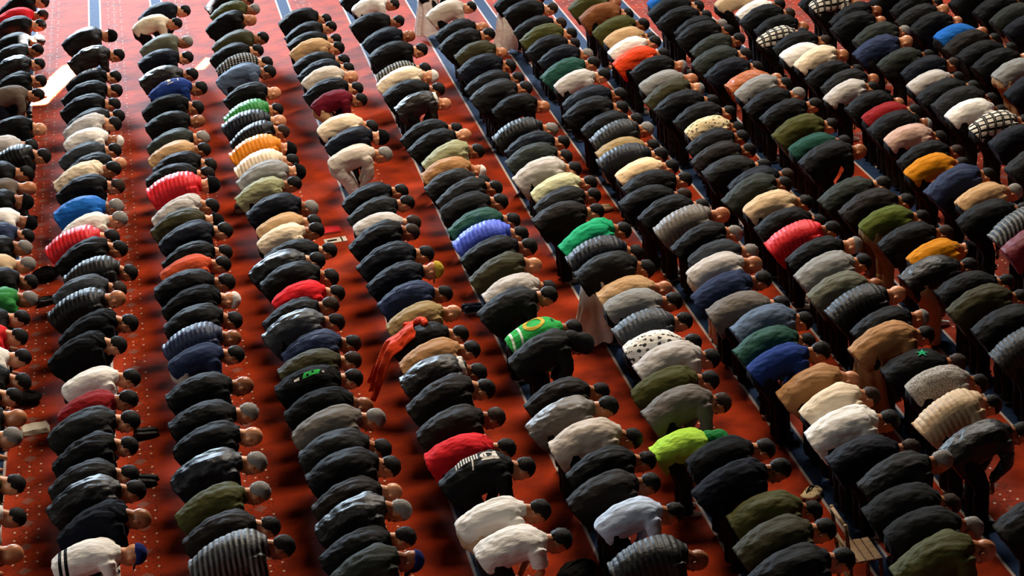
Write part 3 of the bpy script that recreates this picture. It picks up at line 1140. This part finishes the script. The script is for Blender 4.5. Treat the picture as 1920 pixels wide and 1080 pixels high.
# the smallest and most hidden people beyond the three hundred, as one crowd
V = []; Fc = []; MI = []; slots = []; slot_of = {}
def slot(m):
    if m.name not in slot_of: slot_of[m.name] = len(slots); slots.append(m)
    return slot_of[m.name]
def pour(mesh, mat, T):
    n = len(mesh.vertices); a = np.empty(n * 3); mesh.vertices.foreach_get('co', a); a = a.reshape(-1, 3)
    Tm = np.array(T); a = a @ Tm[:3, :3].T + Tm[:3, 3]
    o = sum(len(x) for x in V); V.append(a)
    for f in mesh.polygons: Fc.append(tuple(i + o for i in f.vertices)); MI.append(mat)
for d in people:
    if d['solo'] or d['score'] <= 0: continue
    T = Matrix.Translation((d['x'], d['y'], 0)) @ Matrix.Rotation(d['yaw'], 4, 'Z') @ Matrix.Scale(d['sc'], 4)
    p = d['pose']; k = d['kind']
    pour(part('body', p, '', True), slot(skin(d['skin'])), T)
    pour(part('top', p, {'r': 'j', 'l': 'j', 'c': 'j', 'h': 'j', 'p': 'j'}.get(k, k), True), slot(top_mat(d)), T)
    pour(part('trousers', p, '', True), slot(fabric(d['tr'], 'j')), T)
    if d['head'] != 'b': pour(part('hair', p, HAIRKEY(d['head']), True), slot(hair_mat(d)), T)
    if d['opt'].get('robe'): pour(part('robe', p), slot(fabric(d['opt']['robe'], 's')), T)
if V:
    m = bpy.data.meshes.new('crowd'); m.from_pydata(np.concatenate(V).tolist(), [], Fc); m.update()
    for s_ in slots: m.materials.append(s_)
    m.polygons.foreach_set('material_index', MI); m.polygons.foreach_set('use_smooth', [True] * len(Fc))
    cr = bpy.data.objects.new('crowd', m); COL.objects.link(cr)
    cr['kind'] = 'stuff'; cr['category'] = 'people'
    cr['label'] = 'bowing people cut off along the left, top and right edges of the picture'

# ------------------------------------------------------------------ things left on the carpet
def thing(name, label, cat, x, y, rz=0.0, z=0.0):
    o = bpy.data.objects.new(name, None); COL.objects.link(o); o.empty_display_size = 0.1
    o.location = (x, y, z); o.rotation_euler = (0, 0, rz); o['label'] = label; o['category'] = cat
    return o
def solo(name, mesh, mat, label, cat, x, y, rz=0.0, z=0.0):
    o = link(name, mesh, mat); o.location = (x, y, z); o.rotation_euler = (0, 0, rz); o['label'] = label; o['category'] = cat
    return o
def rounded(lo, hi, r):
    import bmesh
    mb = MB(); mb.box(lo, hi); m = mb.mesh('box', False)
    b = bmesh.new(); b.from_mesh(m); bmesh.ops.bevel(b, geom=b.edges[:], offset=r, segments=2, affect='EDGES'); b.to_mesh(m); b.free()
    return m

def bag(px, py, label, L=0.36, W=0.26, H=0.16, colour='black', rz=0.0):
    x, y = at(px, py, H * 0.5)
    t = thing('bag', label, 'bag', x, y, rz)
    mb = MB()
    mb.ball((0, 0, H * 0.48), (Vector((1, 0, 0)), Vector((0, 1, 0)), Vector((0, 0, 1))), (L / 2, W / 2, H / 2), 20, 12, lambda q: (q[0] * (1.06 if q[2] < 0 else 1), q[1] * (1.06 if q[2] < 0 else 1), max(q[2], -H * 0.48)))
    m = fuse('pouch', mb, 0.016, 2, fold(0.016, 9, 9, px)); zmin = min(v.co.z for v in m.vertices)
    for v in m.vertices: v.co.z -= zmin - 0.001
    link('pouch', m, fabric(colour, 'j'), t)
    mb = MB(); q = [(-L * 0.3 + L * 0.6 * i / 10, 0.02, H * 0.86 + 0.045 * math.sin(math.pi * i / 10)) for i in range(11)]
    mb.tube(q, [0.011] * 11, 8); link('strap', mb.mesh('strap'), fabric('charcoal', 'j'), t)
    return t
bag(86, 514, 'black bag on the carpet in front of the grey-haired person in beige', 0.40, 0.30, 0.17, 'black', 0.2)
bag(52, 746, 'black bag on the carpet at the lower left edge, above the folded papers', 0.34, 0.28, 0.15, 'black', -0.3)
bag(1082, 1072, 'black bag at the bottom edge beside the two people in white shirts', 0.46, 0.30, 0.18, 'black', 0.5)

def shoe_pair(px, py, label, colour, rz):
    x, y = at(px, py, 0.04); t = thing('shoes', label, 'shoes', x, y, rz)
    for k, oy in enumerate((-0.055, 0.055)):
        mb = MB(); mb.tube([(-0.135, oy, 0.045), (-0.11, oy, 0.055), (-0.02, oy, 0.05), (0.07, oy, 0.04), (0.13, oy, 0.032), (0.145, oy, 0.026)], [0.02, 0.042, 0.043, 0.043, 0.034, 0.018], 12, 0.85, (0, 1, 0))
        mb.tube([(-0.085, oy, 0.05), (-0.085, oy, 0.095)], [0.04, 0.036], 12)
        s_ = link('shoe', fuse('shoe', mb, 0.011, 2), fabric(colour, 'l'), t)
        mb = MB(); mb.loft([[Vector((cx + sx * math.cos(w), oy + 0.046 * math.sin(w), z)) for w in (2 * math.pi * i / 16 for i in range(16))] for cx, sx, z in ((0.005, 0.15, 0.001), (0.005, 0.152, 0.018))])
        link('sole', mb.mesh('sole', False), fabric('charcoal' if colour != 'navy' else 'lightgrey', 'j'), s_)
    return t
shoe_pair(84, 564, 'pair of dark shoes in front of the person in green at left', 'black', 0.4)
shoe_pair(273, 812, 'black shoes on the carpet ahead of the second row, upper of two pairs', 'black', 0.1)
shoe_pair(271, 900, 'black shoes on the carpet ahead of the second row, lower of two pairs', 'black', -0.2)
shoe_pair(886, 577, 'navy blue shoes behind the person in light grey hoodie', 'navy', 0.15)
shoe_pair(1130, 391, 'pale sandals on the carpet ahead of the pale green hoodie', 'beige', 0.2)

# folded papers
x, y = at(66, 806, 0.02); t = thing('newspaper', 'stack of folded cream papers on the carpet at left edge', 'paper', x, y, 0.05)
for i in range(4):
    w = 0.34 - 0.02 * i; v = []; f = []
    for k in range(9):
        for s_ in range(2):
            v.append((-w / 2 + w * k / 8, (-0.10 if s_ == 0 else 0.10) + 0.012 * i, 0.004 + 0.013 * i + 0.004 * math.sin(k * 1.3 + i)))
    n = len(v); v += [(a, b, c + 0.008) for a, b, c in v]
    for k in range(8):
        a = k * 2; f += [(a, a + 1, a + 3, a + 2), (n + a, n + a + 2, n + a + 3, n + a + 1), (a, a + 2, n + a + 2, n + a), (a + 1, n + a + 1, n + a + 3, a + 3)]
    f += [(0, n, n + 1, 1), (16, 17, n + 17, n + 16)]
    mb = MB(); mb.add(v, f); m = mb.mesh('sheet', False); fix_normals(m); link('sheet', m, fabric('paper', 'j'), t)

# box of tissues behind the fourth row
x, y = at(457, 390, 0.04); t = thing('tissue_box', 'beige cardboard box lying behind the fourth row', 'box', x, y, -0.02)
link('carton', rounded((-0.13, -0.09, 0.001), (0.13, 0.09, 0.075), 0.006), fabric('beigegrey', 'j'), t)
link('lid', rounded((-0.133, -0.093, 0.072), (0.133, 0.093, 0.088), 0.004), fabric('taupe', 'j'), t)
# red book and the printed leaflet next to it
x, y = at(618, 431, 0.02); t = thing('book', 'red book lying on the carpet behind the fifth row', 'book', x, y, 0.02)
link('cover', rounded((-0.155, -0.12, 0.026), (0.155, 0.12, 0.031), 0.002), fabric('red', 'p'), t)
link('cover', rounded((-0.155, -0.12, 0.001), (0.155, 0.12, 0.006), 0.002), fabric('red', 'p'), t)
link('pages', rounded((-0.15, -0.115, 0.006), (0.148, 0.115, 0.026), 0.001), fabric('paper', 'j'), t)
x, y = at(629, 450, 0.01); t = thing('magazine', 'black-and-white printed magazine beside the red book', 'magazine', x, y, 0.06)
link('sheet', rounded((-0.16, -0.09, 0.001), (0.16, 0.09, 0.012), 0.002), fabric('offwhite', 'j'), t)
mb = MB(); mb.box((-0.12, -0.03, 0.0121), (0.02, 0.03, 0.0128)); link('picture', mb.mesh('picture', False), fabric('black', 'j'), t)
mb = MB(); mb.box((0.08, -0.09, 0.0121), (0.10, 0.09, 0.0128)); link('picture', mb.mesh('picture', False), fabric('black', 'j'), t)
bag(1522, 925, 'patterned pale bag on the row stripe behind the eighth row', 0.32, 0.2, 0.07, 'patterncream', 0.8)

# orange jacket hung over the hip of a man in the fifth row
def draped_jacket(d):
    ps = POSES[d['pose']]; v = []; f = []; nu, nv = 28, 36
    for i in range(nu + 1):
        for j in range(nv + 1):
            a = i / nu - 0.5; b = j / nv                 # across the hips, and from the waist down the back
            ang = a * 2.0; w = 0.21 + 0.05 * b
            if b < 0.35:
                q = ps.spine(0.10 - 0.26 * (b / 0.35)) ; top = 0.175
                x, z = q.x, q.z + top * math.cos(ang)
            else:
                e = (b - 0.35) / 0.65
                q = ps.spine(-0.16); x = q.x - 0.05 - 0.27 * e ** 0.85; z = q.z + 0.175 * math.cos(ang) * (1 - e) - 0.46 * e ** 1.2 - 0.01
            y = w * math.sin(ang) * (1 + 0.1 * b) + 0.06 * b
            fl = 0.035 * math.sin(a * 15 + b * 4) * (0.2 + b)
            cr = 0.03 * noise.noise(Vector((a * 7, b * 9, 4.2)))
            v.append((x + (fl if b > 0.35 else 0) + cr, y + cr, z + (cr if b > 0.35 else abs(fl) * 0.6)))
    for i in range(nu):
        for j in range(nv):
            k = i * (nv + 1) + j; f.append((k, k + 1, k + nv + 2, k + nv + 1))
    m = bpy.data.meshes.new('jacket'); m.from_pydata(v, [], f); m.polygons.foreach_set('use_smooth', [True] * len(f)); m.update()
    t = thing('draped_jacket', 'orange-red jacket hung over the hips of a person in the fifth row', 'jacket', d['x'], d['y'], d['yaw'])
    o = link('cloth', m, fabric('orangecloth', 'j'), t)
    so = o.modifiers.new('thick', 'SOLIDIFY'); so.thickness = 0.018; so.offset = 0
    sb = o.modifiers.new('soft', 'SUBSURF'); sb.levels = 1; sb.render_levels = 1
    mb = MB(); mb.tube([(-0.12, 0.22, 1.02), (0.0, 0.26, 1.0), (0.06, 0.22, 1.06), (0.10, 0.12, 1.10), (0.12, 0.02, 1.09)], [0.04, 0.05, 0.05, 0.045, 0.035], 12)
    link('sleeve', fuse('sleeve', mb, 0.014, 2, fold(0.008, 14, 14)), fabric('orangecloth', 'j'), t)
for d in people:
    if d['opt'].get('drape') and d['solo']: draped_jacket(d)

# slatted wooden chair at the bottom right
x, y = at(1634, 1100, 0.0); t = thing('wooden_chair', 'bare wooden folding chair standing behind the charcoal coats', 'chair', x - 0.26, y, 0.0)
wood = fabric('wood', 'j')
for nm, pts in (('leg', [(0, -0.19, 0.001), (-0.02, -0.19, 0.42)]), ('leg', [(0, 0.19, 0.001), (-0.02, 0.19, 0.42)]), ('leg', [(0.30, -0.19, 0.001), (0.28, -0.19, 0.42)]), ('leg', [(0.30, 0.19, 0.001), (0.28, 0.19, 0.42)]),
                ('back_post', [(-0.02, -0.19, 0.42), (-0.07, -0.19, 0.86)]), ('back_post', [(-0.02, 0.19, 0.42), (-0.07, 0.19, 0.86)]),
                ('rail', [(-0.068, -0.19, 0.84), (-0.068, 0.19, 0.84)]), ('rail', [(-0.035, -0.19, 0.55), (-0.035, 0.19, 0.55)]), ('stretcher', [(0.0, -0.19, 0.2), (0.0, 0.19, 0.2)])):
    mb = MB(); mb.tube(pts, [0.02, 0.02], 8); link(nm, mb.mesh(nm), wood, t)
for i in range(4):
    link('slat', rounded((-0.03 + i * 0.085, -0.2, 0.42), (0.045 + i * 0.085, 0.2, 0.438), 0.004), wood, t)
